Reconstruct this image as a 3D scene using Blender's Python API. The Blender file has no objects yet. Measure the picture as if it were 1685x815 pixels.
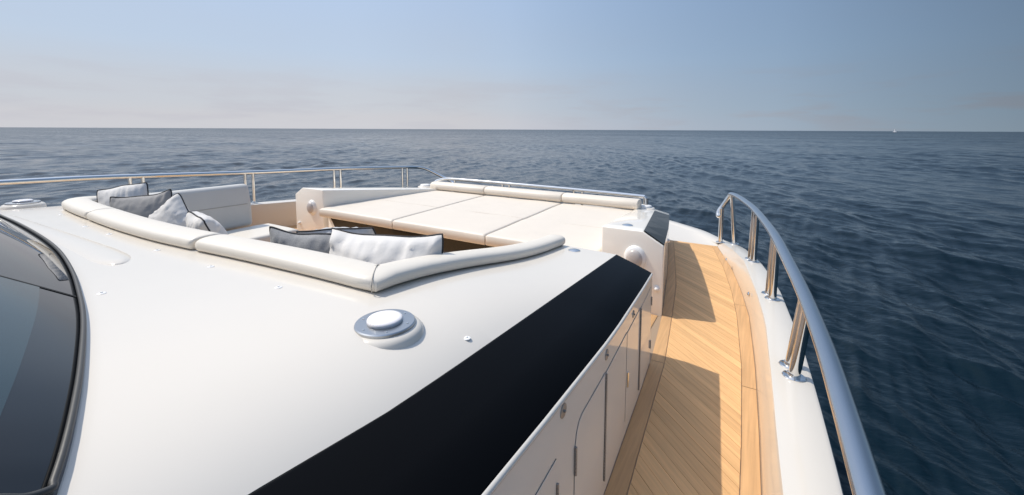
import bpy, bmesh, math, random
import numpy as np
from mathutils import Vector, Matrix, noise

random.seed(7)
rng = np.random.default_rng(11)
SC = bpy.context.scene
COL = SC.collection
R = math.radians

# ------------------------------------------------------------------ camera
# boat axes: X to starboard, Y towards the bow, Z up; side deck at Z = 0
F_PX, W_PX, H_PX = 690.0, 1685.0, 815.0
PITCH, ROLL, HEAD = math.atan(56.7 / 690), math.atan(.00445), R(30.8)
f0 = Vector((-math.sin(HEAD), math.cos(HEAD), 0)); r0 = Vector((math.cos(HEAD), math.sin(HEAD), 0)); u0 = Vector((0, 0, 1))
fw = f0 * math.cos(PITCH) - u0 * math.sin(PITCH)
up = u0 * math.cos(PITCH) + f0 * math.sin(PITCH)
rt = r0 * math.cos(ROLL) + up * math.sin(ROLL)
up = up * math.cos(ROLL) - r0 * math.sin(ROLL)
cam_d = bpy.data.cameras.new('camera'); cam = bpy.data.objects.new('camera', cam_d); COL.objects.link(cam)
M = Matrix((rt, up, -fw)).transposed().to_4x4(); M.translation = Vector((0, 0, 1.35))
cam.matrix_world = M
cam_d.sensor_width = 36; cam_d.lens = F_PX / W_PX * 36
cam_d.shift_y = -(407.5 - 270) / W_PX
cam_d.clip_start = .02; cam_d.clip_end = 80000
SC.camera = cam

# ------------------------------------------------------------------ light
SUN_TO = Vector((-.67, -.16, 1.0)).normalized()
ELEV = math.asin(SUN_TO.z); AZ = math.atan2(SUN_TO.x, SUN_TO.y)
sun_d = bpy.data.lights.new('sun', 'SUN'); sun = bpy.data.objects.new('sun', sun_d); COL.objects.link(sun)
sun_d.energy = 3.5; sun_d.angle = R(.55); sun_d.color = (1, .93, .81)
sun.rotation_euler = SUN_TO.to_track_quat('Z', 'Y').to_euler()

world = bpy.data.worlds.new('World'); SC.world = world; world.use_nodes = True
nt = world.node_tree; nt.nodes.clear()
def N(t, typ, **kw):
    n = t.nodes.new(typ)
    for k, v in kw.items(): setattr(n, k, v)
    return n
def mth(t, op, a, b=None, c=None, clamp=False):
    n = N(t, 'ShaderNodeMath', operation=op, use_clamp=clamp)
    for i, v in enumerate((a, b, c)):
        if v is None: continue
        if isinstance(v, (int, float)): n.inputs[i].default_value = v
        else: t.links.new(v, n.inputs[i])
    return n.outputs[0]
def mixc(t, fac, a, b, blend='MIX'):
    n = N(t, 'ShaderNodeMix', data_type='RGBA', blend_type=blend)
    for s, v in ((n.inputs[0], fac), (n.inputs[6], a), (n.inputs[7], b)):
        if isinstance(v, (int, float)): s.default_value = v
        elif isinstance(v, tuple): s.default_value = (*v, 1)
        else: t.links.new(v, s)
    return n.outputs[2]
def ramp(t, fac, stops, interp='LINEAR'):
    n = N(t, 'ShaderNodeValToRGB'); n.color_ramp.interpolation = interp
    e = n.color_ramp.elements
    while len(e) < len(stops): e.new(.5)
    for el, (p, c) in zip(e, stops):
        el.position = p; el.color = (c, c, c, 1) if isinstance(c, (int, float)) else (*c, 1)
    t.links.new(fac, n.inputs[0]); return n.outputs[0]

sky = N(nt, 'ShaderNodeTexSky'); sky.sky_type = 'NISHITA'; sky.sun_disc = False
sky.sun_elevation = ELEV; sky.sun_rotation = AZ
sky.altitude = 0; sky.air_density = 1.0; sky.dust_density = 0.3; sky.ozone_density = 1.5
tc = N(nt, 'ShaderNodeTexCoord')
sep = N(nt, 'ShaderNodeSeparateXYZ'); nt.links.new(tc.outputs['Generated'], sep.inputs[0])
el = mth(nt, 'ARCSINE', sep.outputs[2])
# clear air samples the model a little higher than it stands, so the murky rim of the model stays below the sea line
zz = mth(nt, 'ADD', mth(nt, 'MAXIMUM', sep.outputs[2], 0.0), .10)
cv = N(nt, 'ShaderNodeCombineXYZ')
for i_, o_ in enumerate((sep.outputs[0], sep.outputs[1], zz)): nt.links.new(o_, cv.inputs[i_])
nv = N(nt, 'ShaderNodeVectorMath', operation='NORMALIZE'); nt.links.new(cv.outputs[0], nv.inputs[0]); nt.links.new(nv.outputs[0], sky.inputs[0])
# marine haze: a pale band hugging the horizon all round
lum = N(nt, 'ShaderNodeRGBToBW'); nt.links.new(sky.outputs[0], lum.inputs[0])
hz = N(nt, 'ShaderNodeVectorMath', operation='SCALE'); hd = N(nt, 'ShaderNodeVectorMath', operation='DOT_PRODUCT'); nt.links.new(tc.outputs['Generated'], hd.inputs[0]); hd.inputs[1].default_value = Vector((SUN_TO.x, SUN_TO.y, 0)).normalized()
nt.links.new(mixc(nt, mth(nt, 'MULTIPLY_ADD', hd.outputs['Value'], .85, .65, clamp=True), (.78, .97, 1.42), (1.0, .97, 1.08)), hz.inputs[0])
nt.links.new(lum.outputs[0], hz.inputs['Scale'])
hf = ramp(nt, mth(nt, 'MULTIPLY', el, 2.0, clamp=True), [(0, .85), (.12, .66), (.35, .42), (.6, .36), (1, .5)], 'EASE')
hf = mth(nt, 'MULTIPLY', hf, mth(nt, 'MULTIPLY_ADD', mth(nt, 'MULTIPLY_ADD', hd.outputs['Value'], .85, .65, clamp=True), .75, .55), clamp=True)
base = mixc(nt, hf, sky.outputs[0], hz.outputs[0])
base = mixc(nt, 1.0, base, (.985, 1.02, .97), 'MULTIPLY')
# low stratus streaks and a few puffs just above the horizon
mp = N(nt, 'ShaderNodeMapping'); mp.inputs['Scale'].default_value = (1.0, 1.0, 7.0); mp.inputs['Location'].default_value = (3.1, 1.7, .4)
nt.links.new(tc.outputs['Generated'], mp.inputs[0])
cn = N(nt, 'ShaderNodeTexNoise'); cn.inputs['Scale'].default_value = 4.2; cn.inputs['Detail'].default_value = 7; cn.inputs['Roughness'].default_value = .58
nt.links.new(mp.outputs[0], cn.inputs[0])
cm = ramp(nt, cn.outputs[0], [(.47, 0), (.66, 1)], 'EASE')
band = ramp(nt, mth(nt, 'MULTIPLY', el, 3.0, clamp=True), [(0, .55), (.12, .8), (.26, .5), (.42, .06), (.8, 0)], 'EASE')
cf = mth(nt, 'MULTIPLY', cm, band)
cc = N(nt, 'ShaderNodeVectorMath', operation='SCALE'); cc.inputs[0].default_value = (.86, .86, .96)
nt.links.new(lum.outputs[0], cc.inputs['Scale'])
skyc = mixc(nt, mth(nt, 'MULTIPLY', cf, .6), base, cc.outputs[0])
# sky brightness by bearing, raised overhead and opposite the sun as added fill
dp = N(nt, 'ShaderNodeVectorMath', operation='DOT_PRODUCT'); nt.links.new(tc.outputs['Generated'], dp.inputs[0]); dp.inputs[1].default_value = Vector((SUN_TO.x, SUN_TO.y, 0)).normalized()
ph = ramp(nt, mth(nt, 'MULTIPLY_ADD', dp.outputs['Value'], .25, .25, clamp=True), [(0, .72 / 2), (.05, .60 / 2), (.11, .56 / 2), (.1875, .92 / 2), (.25, 1.07 / 2), (.325, 1.22 / 2), (.40, 1.16 / 2), (.485, .95 / 2), (.5, .93 / 2)])
ph = mth(nt, 'MULTIPLY', ph, 2)
ph = mth(nt, 'MULTIPLY', ph, mth(nt, 'MULTIPLY', ramp(nt, mth(nt, 'MULTIPLY', el, .6366, clamp=True), [(0, .28 / 1.4), (.095, .41 / 1.4), (.19, .5 / 1.4), (.4, .85 / 1.4), (1, 1.3 / 1.4)]), 2.8))
sv = N(nt, 'ShaderNodeVectorMath', operation='SCALE'); nt.links.new(skyc, sv.inputs[0]); nt.links.new(ph, sv.inputs['Scale']); skyc = sv.outputs[0]
bg = N(nt, 'ShaderNodeBackground'); bg.inputs[1].default_value = .15
nt.links.new(skyc, bg.inputs[0])
wo = N(nt, 'ShaderNodeOutputWorld'); nt.links.new(bg.outputs[0], wo.inputs[0])

SC.view_settings.view_transform = 'Standard'; SC.view_settings.look = 'None'
SC.view_settings.exposure = .12; SC.view_settings.gamma = 1
SC.cycles.sample_clamp_direct = 8; SC.cycles.max_bounces = 8; SC.cycles.caustics_reflective = False; SC.cycles.caustics_refractive = False

# ------------------------------------------------------------------ helpers
def obj(name, verts, faces, mat, parent=None, smooth=True, angle=35, loc=None):
    me = bpy.data.meshes.new(name)
    me.from_pydata([tuple(map(float, v)) for v in verts], [], [tuple(f) for f in faces])
    bm = bmesh.new(); bm.from_mesh(me); bmesh.ops.recalc_face_normals(bm, faces=bm.faces); bm.to_mesh(me); bm.free()
    return link(name, me, mat, parent, smooth, angle, loc)
def link(name, me, mat, parent=None, smooth=True, angle=35, loc=None):
    if mat: me.materials.append(mat)
    if smooth:
        me.polygons.foreach_set('use_smooth', [True] * len(me.polygons)); me.set_sharp_from_angle(angle=R(angle))
    me.update()
    o = bpy.data.objects.new(name, me); COL.objects.link(o)
    if parent: o.parent = parent
    if loc: o.location = loc
    return o
def thing(name, label, cat, loc=(0, 0, 0), group=None):
    o = bpy.data.objects.new(name, None); COL.objects.link(o); o.location = loc; o.empty_display_size = .1
    return tag(o, label, cat, group)
def tag(o, label=None, cat=None, group=None, kind=None):
    if label: o['label'] = label
    if cat: o['category'] = cat
    if group: o['group'] = group
    if kind: o['kind'] = kind
    return o
class MB:
    def __init__(s): s.v = []; s.f = []
    def add(s, v, f):
        n = len(s.v); s.v += [tuple(p) for p in v]; s.f += [tuple(i + n for i in q) for q in f]; return s
    def loft(s, secs, closed=False, cap=False):
        n = len(secs[0]); v = [p for q in secs for p in q]; f = []
        for i in range(len(secs) - 1):
            for j in range(n if closed else n - 1):
                k = (j + 1) % n
                f.append((i * n + j, i * n + k, (i + 1) * n + k, (i + 1) * n + j))
        if cap: f.append(tuple(range(n))); f.append(tuple(range((len(secs) - 1) * n, len(secs) * n)))
        return s.add(v, f)
    def build(s, name, mat, parent=None, **k): return obj(name, s.v, s.f, mat, parent, **k)
def catmull(pts, n=8):
    P = [Vector(p) for p in pts]; P = [2 * P[0] - P[1]] + P + [2 * P[-1] - P[-2]]; out = []
    for i in range(1, len(P) - 2):
        for k in range(n):
            t = k / n; a, b, c, d = P[i - 1:i + 3]
            out.append(.5 * ((2 * b) + (c - a) * t + (2 * a - 5 * b + 4 * c - d) * t * t + (3 * b - a - 3 * c + d) * t ** 3))
    out.append(P[-2].copy()); return out
def frames(path, up=Vector((0, 0, 1))):
    out = []
    for i, p in enumerate(path):
        t = (path[min(i + 1, len(path) - 1)] - path[max(i - 1, 0)]).normalized()
        s = t.cross(up)
        s = s.normalized() if s.length > 1e-4 else Vector((1, 0, 0))
        out.append((p, t, s, s.cross(t).normalized()))
    return out
def tube(path, r, n=10, rv=None, cap=True):
    """sweep an ellipse (r sideways, rv upwards) along a path"""
    rv = rv or r; path = [Vector(p) for p in path]; secs = []
    for p, t, s, u in frames(path):
        secs.append([p + s * (r * math.cos(2 * math.pi * k / n)) + u * (rv * math.sin(2 * math.pi * k / n)) for k in range(n)])
    return MB().loft(secs, True, cap)
def lathe(prof, n=28, c=(0, 0, 0), axis=None, ell=1.0):
    """revolve (radius, height) pairs"""
    c = Vector(c); q = Vector((0, 0, 1)).rotation_difference(Vector(axis)) if axis else None; secs = []
    for r, h in prof:
        ring = []
        for k in range(n):
            a = 2 * math.pi * k / n; p = Vector((r * math.cos(a), r * ell * math.sin(a), h))
            ring.append(c + (q @ p if q else p))
        secs.append(ring)
    return MB().loft(secs, True, True)
def box_mb(x0, x1, y0, y1, z0, z1):
    v = [(x, y, z) for z in (z0, z1) for x, y in ((x0, y0), (x1, y0), (x1, y1), (x0, y1))]
    return MB().add(v, [(3, 2, 1, 0), (4, 5, 6, 7), (0, 1, 5, 4), (1, 2, 6, 5), (2, 3, 7, 6), (3, 0, 4, 7)])
def bevelled(name, mb, mat, parent, r, seg=3, angle=40, **k):
    me = bpy.data.meshes.new(name); me.from_pydata([tuple(p) for p in mb.v], [], mb.f)
    bm = bmesh.new(); bm.from_mesh(me)
    bmesh.ops.recalc_face_normals(bm, faces=bm.faces)
    ed = [e for e in bm.edges if len(e.link_faces) == 2 and e.calc_face_angle(0) > R(15)]
    bmesh.ops.bevel(bm, geom=ed, offset=r, segments=seg, profile=.5, affect='EDGES', clamp_overlap=True)
    bm.to_mesh(me); bm.free()
    return link(name, me, mat, parent, True, angle, **k)
def lerp(a, c, s): return a + (c - a) * s
def itp(y, tab): return float(np.interp(y, [t[0] for t in tab], [t[1] for t in tab]))

# ------------------------------------------------------------------ materials
def mat(name, col, rough=.4, metal=0, spec=.5, coat=0, coat_r=.05, ior=1.5, sheen=0):
    m = bpy.data.materials.new(name); m.use_nodes = True; b = m.node_tree.nodes['Principled BSDF']
    b.inputs['Base Color'].default_value = (*col, 1); b.inputs['Roughness'].default_value = rough
    b.inputs['Metallic'].default_value = metal; b.inputs['Specular IOR Level'].default_value = spec; b.inputs['IOR'].default_value = ior
    b.inputs['Coat Weight'].default_value = coat; b.inputs['Coat Roughness'].default_value = coat_r
    b.inputs['Sheen Weight'].default_value = sheen
    return m, m.node_tree, b
def add_noise(t, scale, detail=4, rough=.55, vec='Object', stretch=None):
    c = N(t, 'ShaderNodeTexCoord'); n = N(t, 'ShaderNodeTexNoise')
    n.inputs['Scale'].default_value = scale; n.inputs['Detail'].default_value = detail; n.inputs['Roughness'].default_value = rough
    src = c.outputs[vec]
    if stretch:
        mpn = N(t, 'ShaderNodeMapping'); mpn.inputs['Scale'].default_value = stretch; t.links.new(src, mpn.inputs[0]); src = mpn.outputs[0]
    t.links.new(src, n.inputs[0]); return n.outputs[0]
def bump(t, b, h, strength, dist):
    n = N(t, 'ShaderNodeBump'); n.inputs['Strength'].default_value = strength; n.inputs['Distance'].default_value = dist
    t.links.new(h, n.inputs['Height']); t.links.new(n.outputs[0], b.inputs['Normal']); return n
def vary(t, b, col, amt, fac):
    a = tuple(c * (1 - amt) for c in col); z = tuple(min(1, c * (1 + amt)) for c in col)
    t.links.new(mixc(t, fac, a, z), b.inputs['Base Color'])

def gelcoat(name, col, rough=.1, orange=.004):
    m, t, b = mat(name, col, rough, coat=.0, ior=1.5)
    vary(t, b, col, .025, add_noise(t, 1.3, 3))
    r = add_noise(t, 6, 4); t.links.new(mth(t, 'MULTIPLY_ADD', r, .08, rough - .03), b.inputs['Roughness'])
    bump(t, b, add_noise(t, 3.5, 2), .12, orange)
    return m
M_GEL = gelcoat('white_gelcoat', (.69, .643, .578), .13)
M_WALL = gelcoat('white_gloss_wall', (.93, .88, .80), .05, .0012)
M_GELTINT = gelcoat('teak_tinted_gelcoat', (.60, .50, .405), .10)  # peach tint carries the sunlit teak that the starboard inner face mirrors
M_BLACK, t, b = mat('black_gloss_panel', (.0016, .0018, .0024), .1, ior=1.5, spec=.035)
bump(t, b, add_noise(t, 2.0, 2), .05, .003)
M_LATCH, t, b = mat('dull_grey_metal', (.33, .32, .31), .45, metal=.6)
M_RUBBER, t, b = mat('black_rubber', (.045, .045, .045), .5); bump(t, b, add_noise(t, 60, 4), .25, .002)
M_DARK, t, b = mat('dark_gap', (.02, .018, .016), .7)
M_NAVY, t, b = mat('navy_paint', (.008, .010, .018), .18)
M_STEEL, t, b = mat('polished_steel', (.74, .73, .71), .07, metal=1)
t.links.new(mth(t, 'MULTIPLY_ADD', add_noise(t, 14, 4), .10, .03), b.inputs['Roughness'])
M_RAIL, t, b = mat('satin_steel_rail', (.60, .605, .615), .2, metal=1)
t.links.new(mth(t, 'MULTIPLY_ADD', add_noise(t, 10, 4), .12, .16), b.inputs['Roughness'])
M_PLASTIC, t, b = mat('white_plastic', (.80, .79, .78), .28); vary(t, b, (.80, .79, .78), .02, add_noise(t, 8))
M_LENS, t, b = mat('opal_lens', (.82, .79, .80), .22); b.inputs['Subsurface Weight'].default_value = .25; b.inputs['Subsurface Radius'].default_value = (.03, .025, .02)
M_DOME, t, b = mat('grey_lens', (.50, .46, .44), .3)
def leather(name, col, rough=.42):
    m, t, b = mat(name, col, rough)
    vary(t, b, col, .035, add_noise(t, 5, 5))
    n1 = add_noise(t, 7, 3); n2 = add_noise(t, 420, 2)
    bump(t, b, mth(t, 'MULTIPLY_ADD', n2, .03, n1), .22, .012)
    return m
M_LEATHER = leather('cream_vinyl', (.70, .65, .575))
M_BACK = leather('light_grey_vinyl', (.60, .585, .555))
M_PAD = leather('ivory_vinyl', (.70, .63, .545), .5)
M_PSEAM, t, b = mat('pale_seam', (.56, .50, .43), .7)
M_SEAM, t, b = mat('stitched_seam', (.42, .39, .35), .7)
def fabric(name, col, amt=.06, scale=260):
    m, t, b = mat(name, col, .85, spec=.25, sheen=.15)
    n = add_noise(t, scale, 2, .6); vary(t, b, col, amt, n)
    bump(t, b, mth(t, 'MULTIPLY_ADD', n, .12, add_noise(t, 16, 4)), .3, .012)
    return m
M_PWHITE = fabric('white_pillow_cloth', (.70, .675, .65))
M_PGREY = fabric('grey_pillow_cloth', (.31, .30, .295))
M_PDARK = fabric('charcoal_tweed', (.30, .30, .305), .5, 240)
M_PLIGHT = fabric('light_grey_tweed', (.55, .55, .56), .18, 240)
M_PIPE, t, b = mat('navy_piping', (.015, .016, .022), .7)
M_WALNUT, t, b = mat('dark_walnut', (.006, .004, .003), .14)
vary(t, b, (.007, .0045, .0035), .6, add_noise(t, 3, 6, .6, 'Object', (1.2, 30, 30)))

def teak(name, col, stretch, rot=0.0):
    m, t, b = mat(name, col, .62, spec=.35)
    oi = N(t, 'ShaderNodeObjectInfo'); tcn = N(t, 'ShaderNodeTexCoord')
    mpn = N(t, 'ShaderNodeMapping'); mpn.inputs['Scale'].default_value = stretch
    r_ = N(t, 'ShaderNodeMapping'); r_.inputs['Rotation'].default_value = (0, 0, rot)
    t.links.new(tcn.outputs['Object'], r_.inputs[0]); t.links.new(r_.outputs[0], mpn.inputs[0])
    cmb = N(t, 'ShaderNodeCombineXYZ'); t.links.new(mth(t, 'MULTIPLY', oi.outputs['Random'], 40), cmb.inputs[0]); t.links.new(mth(t, 'MULTIPLY', oi.outputs['Random'], 17), cmb.inputs[2])
    ad = N(t, 'ShaderNodeVectorMath', operation='ADD'); t.links.new(mpn.outputs[0], ad.inputs[0]); t.links.new(cmb.outputs[0], ad.inputs[1])
    n = N(t, 'ShaderNodeTexNoise'); n.inputs['Scale'].default_value = 1; n.inputs['Detail'].default_value = 6; n.inputs['Roughness'].default_value = .6
    t.links.new(ad.outputs[0], n.inputs[0])
    big = add_noise(t, 2.2, 3)
    dark = tuple(c * .84 for c in col); lite = tuple(min(1, c * 1.13) for c in col)
    g = mixc(t, ramp(t, n.outputs[0], [(.3, 0), (.72, 1)]), dark, lite)
    tone = mth(t, 'ADD', mth(t, 'MULTIPLY_ADD', oi.outputs['Random'], .20, .82), mth(t, 'MULTIPLY', big, .14))
    vv = N(t, 'ShaderNodeVectorMath', operation='SCALE'); t.links.new(g, vv.inputs[0]); t.links.new(tone, vv.inputs['Scale'])
    t.links.new(vv.outputs[0], b.inputs['Base Color'])
    bump(t, b, n.outputs[0], .18, .002)
    t.links.new(mth(t, 'MULTIPLY_ADD', n.outputs[0], .2, .5), b.inputs['Roughness'])
    return m
M_TEAK = teak('teak_plank', (.69, .41, .188), (3, 70, 3), R(43.8))
M_TEAKM = teak('teak_margin', (.55, .33, .16), (60, 2.5, 3))
M_CAULK, t, b = mat('grey_caulking', (.33, .24, .165), .8)

# ------------------------------------------------------------------ sea
SEA_Z = -3.0
def build_sea():
    m, t, b = mat('sea_water', (.0006, .0065, .0115), .05, ior=1.333, spec=.38)
    b.inputs['Specular Tint'].default_value = (.60, .86, 1.0, 1)
    geo = N(t, 'ShaderNodeNewGeometry'); ln = N(t, 'ShaderNodeVectorMath', operation='LENGTH'); t.links.new(geo.outputs['Position'], ln.inputs[0])
    d = ln.outputs['Value']
    far = ramp(t, mth(t, 'DIVIDE', d, 1200, clamp=True), [(0, .015), (.02, .04), (.08, .13), (.3, .25), (1, .30)])
    def wave_noise(scale, stretch, rotz, detail=4):
        mpn = N(t, 'ShaderNodeMapping'); mpn.inputs['Scale'].default_value = stretch; mpn.inputs['Rotation'].default_value = (0, 0, rotz)
        t.links.new(geo.outputs['Position'], mpn.inputs[0])
        n = N(t, 'ShaderNodeTexNoise'); n.inputs['Scale'].default_value = scale; n.inputs['Detail'].default_value = detail; n.inputs['Roughness'].default_value = .55
        t.links.new(mpn.outputs[0], n.inputs[0]); return n.outputs[0]
    a = wave_noise(8.5, (.4, 1.0, 1), R(30)); c = wave_noise(1.1, (.5, 1, 1), R(10), 5)
    h = mth(t, 'ADD', mth(t, 'MULTIPLY', a, .035), mth(t, 'MULTIPLY', c, .13))
    bump(t, b, h, .45, 1.0)
    # cat's paws: patches of ruffled water, from a few metres to a few hundred across
    p1 = wave_noise(.35, (.45, 1, 1), R(25), 6); p2 = wave_noise(.02, (.4, 1, 1), R(15), 6)
    ruf = mth(t, 'ADD', mth(t, 'MULTIPLY', p1, .75), mth(t, 'MULTIPLY', p2, .45))
    k = mth(t, 'MULTIPLY_ADD', mth(t, 'SUBTRACT', ruf, .6), 2.6, .9)
    t.links.new(mth(t, 'MINIMUM', mth(t, 'MAXIMUM', mth(t, 'MULTIPLY', far, k), .02), .6), b.inputs['Roughness'])
    # polar sheet centred under the boat, finer near it
    head = math.atan2(f0.y, f0.x)
    fine = np.linspace(-R(62), R(62), 880); rest = np.linspace(R(62), 2 * math.pi - R(62), 60)[1:-1]
    ang = np.concatenate([fine, rest]) + head
    rad = np.concatenate([[.0], np.geomspace(3.0, 700, 880), np.geomspace(740, 60000, 50)])
    A, Rr = np.meshgrid(ang, rad)
    X = Rr * np.cos(A); Y = Rr * np.sin(A)
    cell = np.maximum(Rr * .0047, .02)
    Z = np.zeros_like(X); g = np.random.default_rng(5)
    wd = R(203)
    for k in range(110):
        L = .20 * (9 / .20) ** (k / 109) * g.uniform(.9, 1.1)
        th = wd + g.normal(0, .42); amp = .0062 * L ** .80 * g.uniform(.5, 1.3)
        if L > 6: amp *= .75
        ph = g.uniform(0, 6.28); kx = 2 * math.pi / L
        fade = np.clip((L / cell - 2.2) / 2.5, 0, 1)
        s = np.sin(kx * (X * math.cos(th) + Y * math.sin(th)) + ph)
        Z += amp * fade * ((2.2 * ((s + 1) / 2) ** 2.0 - .82) if L < 2.2 else s + .25 * (s * s - .5))
    # patches of stronger and weaker wind
    gust = .8 + .35 * np.sin(X * .11 + .8 * np.sin(Y * .07)) * np.sin(Y * .09 + 1.3 * np.sin(X * .05))
    Z *= gust
    nA, nR = len(ang), len(rad)
    V = np.stack([X, Y, Z + SEA_Z], -1).reshape(-1, 3)
    i, j = np.meshgrid(np.arange(nR - 1), np.arange(nA), indexing='ij'); j2 = (j + 1) % nA
    Q = np.stack([i * nA + j, (i + 1) * nA + j, (i + 1) * nA + j2, i * nA + j2], -1).reshape(-1, 4)
    me = bpy.data.meshes.new('sea'); me.vertices.add(len(V)); me.vertices.foreach_set('co', V.ravel())
    me.loops.add(Q.size); me.loops.foreach_set('vertex_index', Q.ravel().astype(np.int32))
    me.polygons.add(len(Q)); me.polygons.foreach_set('loop_start', np.arange(0, Q.size, 4, dtype=np.int32))
    me.polygons.foreach_set('use_smooth', np.ones(len(Q), bool))
    me.update(calc_edges=True); me.validate()
    me.materials.append(m); o = bpy.data.objects.new('sea', me); COL.objects.link(o); tag(o, kind='structure')
build_sea()

# sailboat on the horizon
sb = thing('sailboat', 'tiny white sailboat with two sails far off on the horizon', 'sailboat', (376, 1854, SEA_Z))
M_SAIL, t, b = mat('sail_cloth', (.85, .85, .86), .8); M_HULLW, t, b = mat('boat_hull', (.75, .76, .78), .3)
secs = []
for x, w, zt in ((-5, .9, 1.0), (-3, 1.6, .95), (0, 1.9, .95), (3, 1.3, 1.05), (5.5, .05, 1.25)):
    secs.append([(x, -w, zt), (x, -w * .7, .15), (x, 0, -.5), (x, w * .7, .15), (x, w, zt), (x, 0, zt + .05)])
MB().loft(secs, True, True).build('hull', M_HULLW, sb)
tube([(.6, 0, .9), (.6, 0, 13.2)], .1, 6).build('mast', M_HULLW, sb)
def sail(pts, belly):
    a, b_, c = map(Vector, pts); v = []; f = []; n = 8
    for i in range(n + 1):
        for j in range(n + 1):
            p = (a.lerp(b_, i / n)).lerp(c, j / n); p.y += belly * math.sin(math.pi * i / n) * (1 - j / n); v.append(p)
    for i in range(n):
        for j in range(n): f.append((i * (n + 1) + j, (i + 1) * (n + 1) + j, (i + 1) * (n + 1) + j + 1, i * (n + 1) + j + 1))
    return MB().add(v, f)
sail([(.4, 0, 2), (-4.6, .8, 2.1), (.4, 0, 13)], .6).build('mainsail', M_SAIL, sb)
sail([(5.3, 0, 1.5), (1.2, .7, 1.6), (.8, 0, 10.5)], .6).build('jib', M_SAIL, sb)

# ------------------------------------------------------------------ plan curves of the boat
CL = -2.78                                        # centreline
def mir(x): return 2 * CL - x
WALL_B = [(-1.5, -.345), (1.42, -.446), (1.72, -.463), (2.145, -.486), (2.42, -.505)]
WALL_T = [(-1.5, .85), (.61, .662), (.891, .633), (1.176, .608), (1.618, .57), (2.384, .535), (2.42, .533)]
BOX_B = [(3.10, -.573), (3.157, -.58), (3.957, -.696), (4.448, -.779), (5.356, -.942)]
fWx = lambda y: itp(y, WALL_B); fWz = lambda y: itp(y, WALL_T); fBx = lambda y: itp(y, BOX_B)
PB = [(-1.5, .16), (1.0, .085), (1.726, .058), (2.036, .051), (2.7, .025), (3.425, -.023), (3.937, -.091), (4.56, -.199), (5.37, -.40)]
CI = [(-1.5, .20), (1.0, .12), (1.48, .107), (1.736, .097), (2.19, .087), (2.914, .067), (3.487, .014), (4.366, -.094), (5.032, -.229), (5.387, -.335), (5.45, -.36)]
CO = [(-1.5, .30), (1.0, .28), (1.697, .272), (2.253, .257), (2.723, .241), (3.094, .21), (3.595, .173), (4.07, .106), (4.729, -.008), (4.862, -.035), (5.2, -.10), (5.45, -.19)]
zcap = lambda y: float(np.interp(y, [2, 4.4, 5.0, 5.4, 5.6], [.22, .145, .08, .036, .03]))
MI = [(-1.5, -.26), (1.467, -.371), (1.691, -.385), (2.165, -.413), (2.455, -.428), (3.131, -.505), (3.794, -.587), (5.105, -.832), (5.37, -.885)]
MO = [(-1.5, .08), (1.682, -.013), (1.994, -.019), (2.658, -.044), (3.378, -.101), (3.892, -.164), (4.555, -.276), (5.37, -.455)]

# ------------------------------------------------------------------ side deck with its planks
END_Y = 5.365
deck = box_mb(-1.3, .18, -1.5, END_Y, -.06, -.006)
deck_v = []
secs = []
for y in np.linspace(-1.5, END_Y, 40):
    secs.append([(min(fWx(y), -.5) - .75, y, -.05), (min(fWx(y), -.5) - .75, y, -.004), (itp(y, PB) + .01, y, -.004), (itp(y, PB) + .01, y, -.05)])
deck = MB().loft(secs, True, True).build('side_deck', M_CAULK, smooth=False)
tag(deck, 'narrow teak side deck laid herringbone along the white deckhouse', 'deck', kind='structure')
def ribbon(name, fa, fb, y0, y1, m, parent, gap=.002, top=0.0, n=None):
    n = n or max(2, int((y1 - y0) / .18)); sec = []
    for y in np.linspace(y0 + gap, y1 - gap, n + 1):
        a, c = fa(y), fb(y); sec.append([(a, y, -.004), (a + .0012, y, top), (c - .0012, y, top), (c, y, -.004)])
    return MB().loft(sec, False, False).build(name, m, parent, smooth=False)
WALL_ALL = WALL_B + [(2.43, -.505), (3.09, -.572)] + BOX_B[1:]
fWA = lambda y: itp(y, WALL_ALL)
cuts_i = [-1.4, .55, 2.46, 3.13, END_Y]
for a, c in zip(cuts_i[:-1], cuts_i[1:]): ribbon('margin_plank', lambda y: fWA(y) + .002, lambda y: itp(y, MI) - .002, a, c, M_TEAKM, deck)
cuts_o = [-1.4, 1.05, 2.45, 3.62, END_Y]
for a, c in zip(cuts_o[:-1], cuts_o[1:]): ribbon('margin_plank', lambda y: itp(y, MO) + .002, lambda y: itp(y, PB) - .002, a, c, M_TEAKM, deck)
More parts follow.
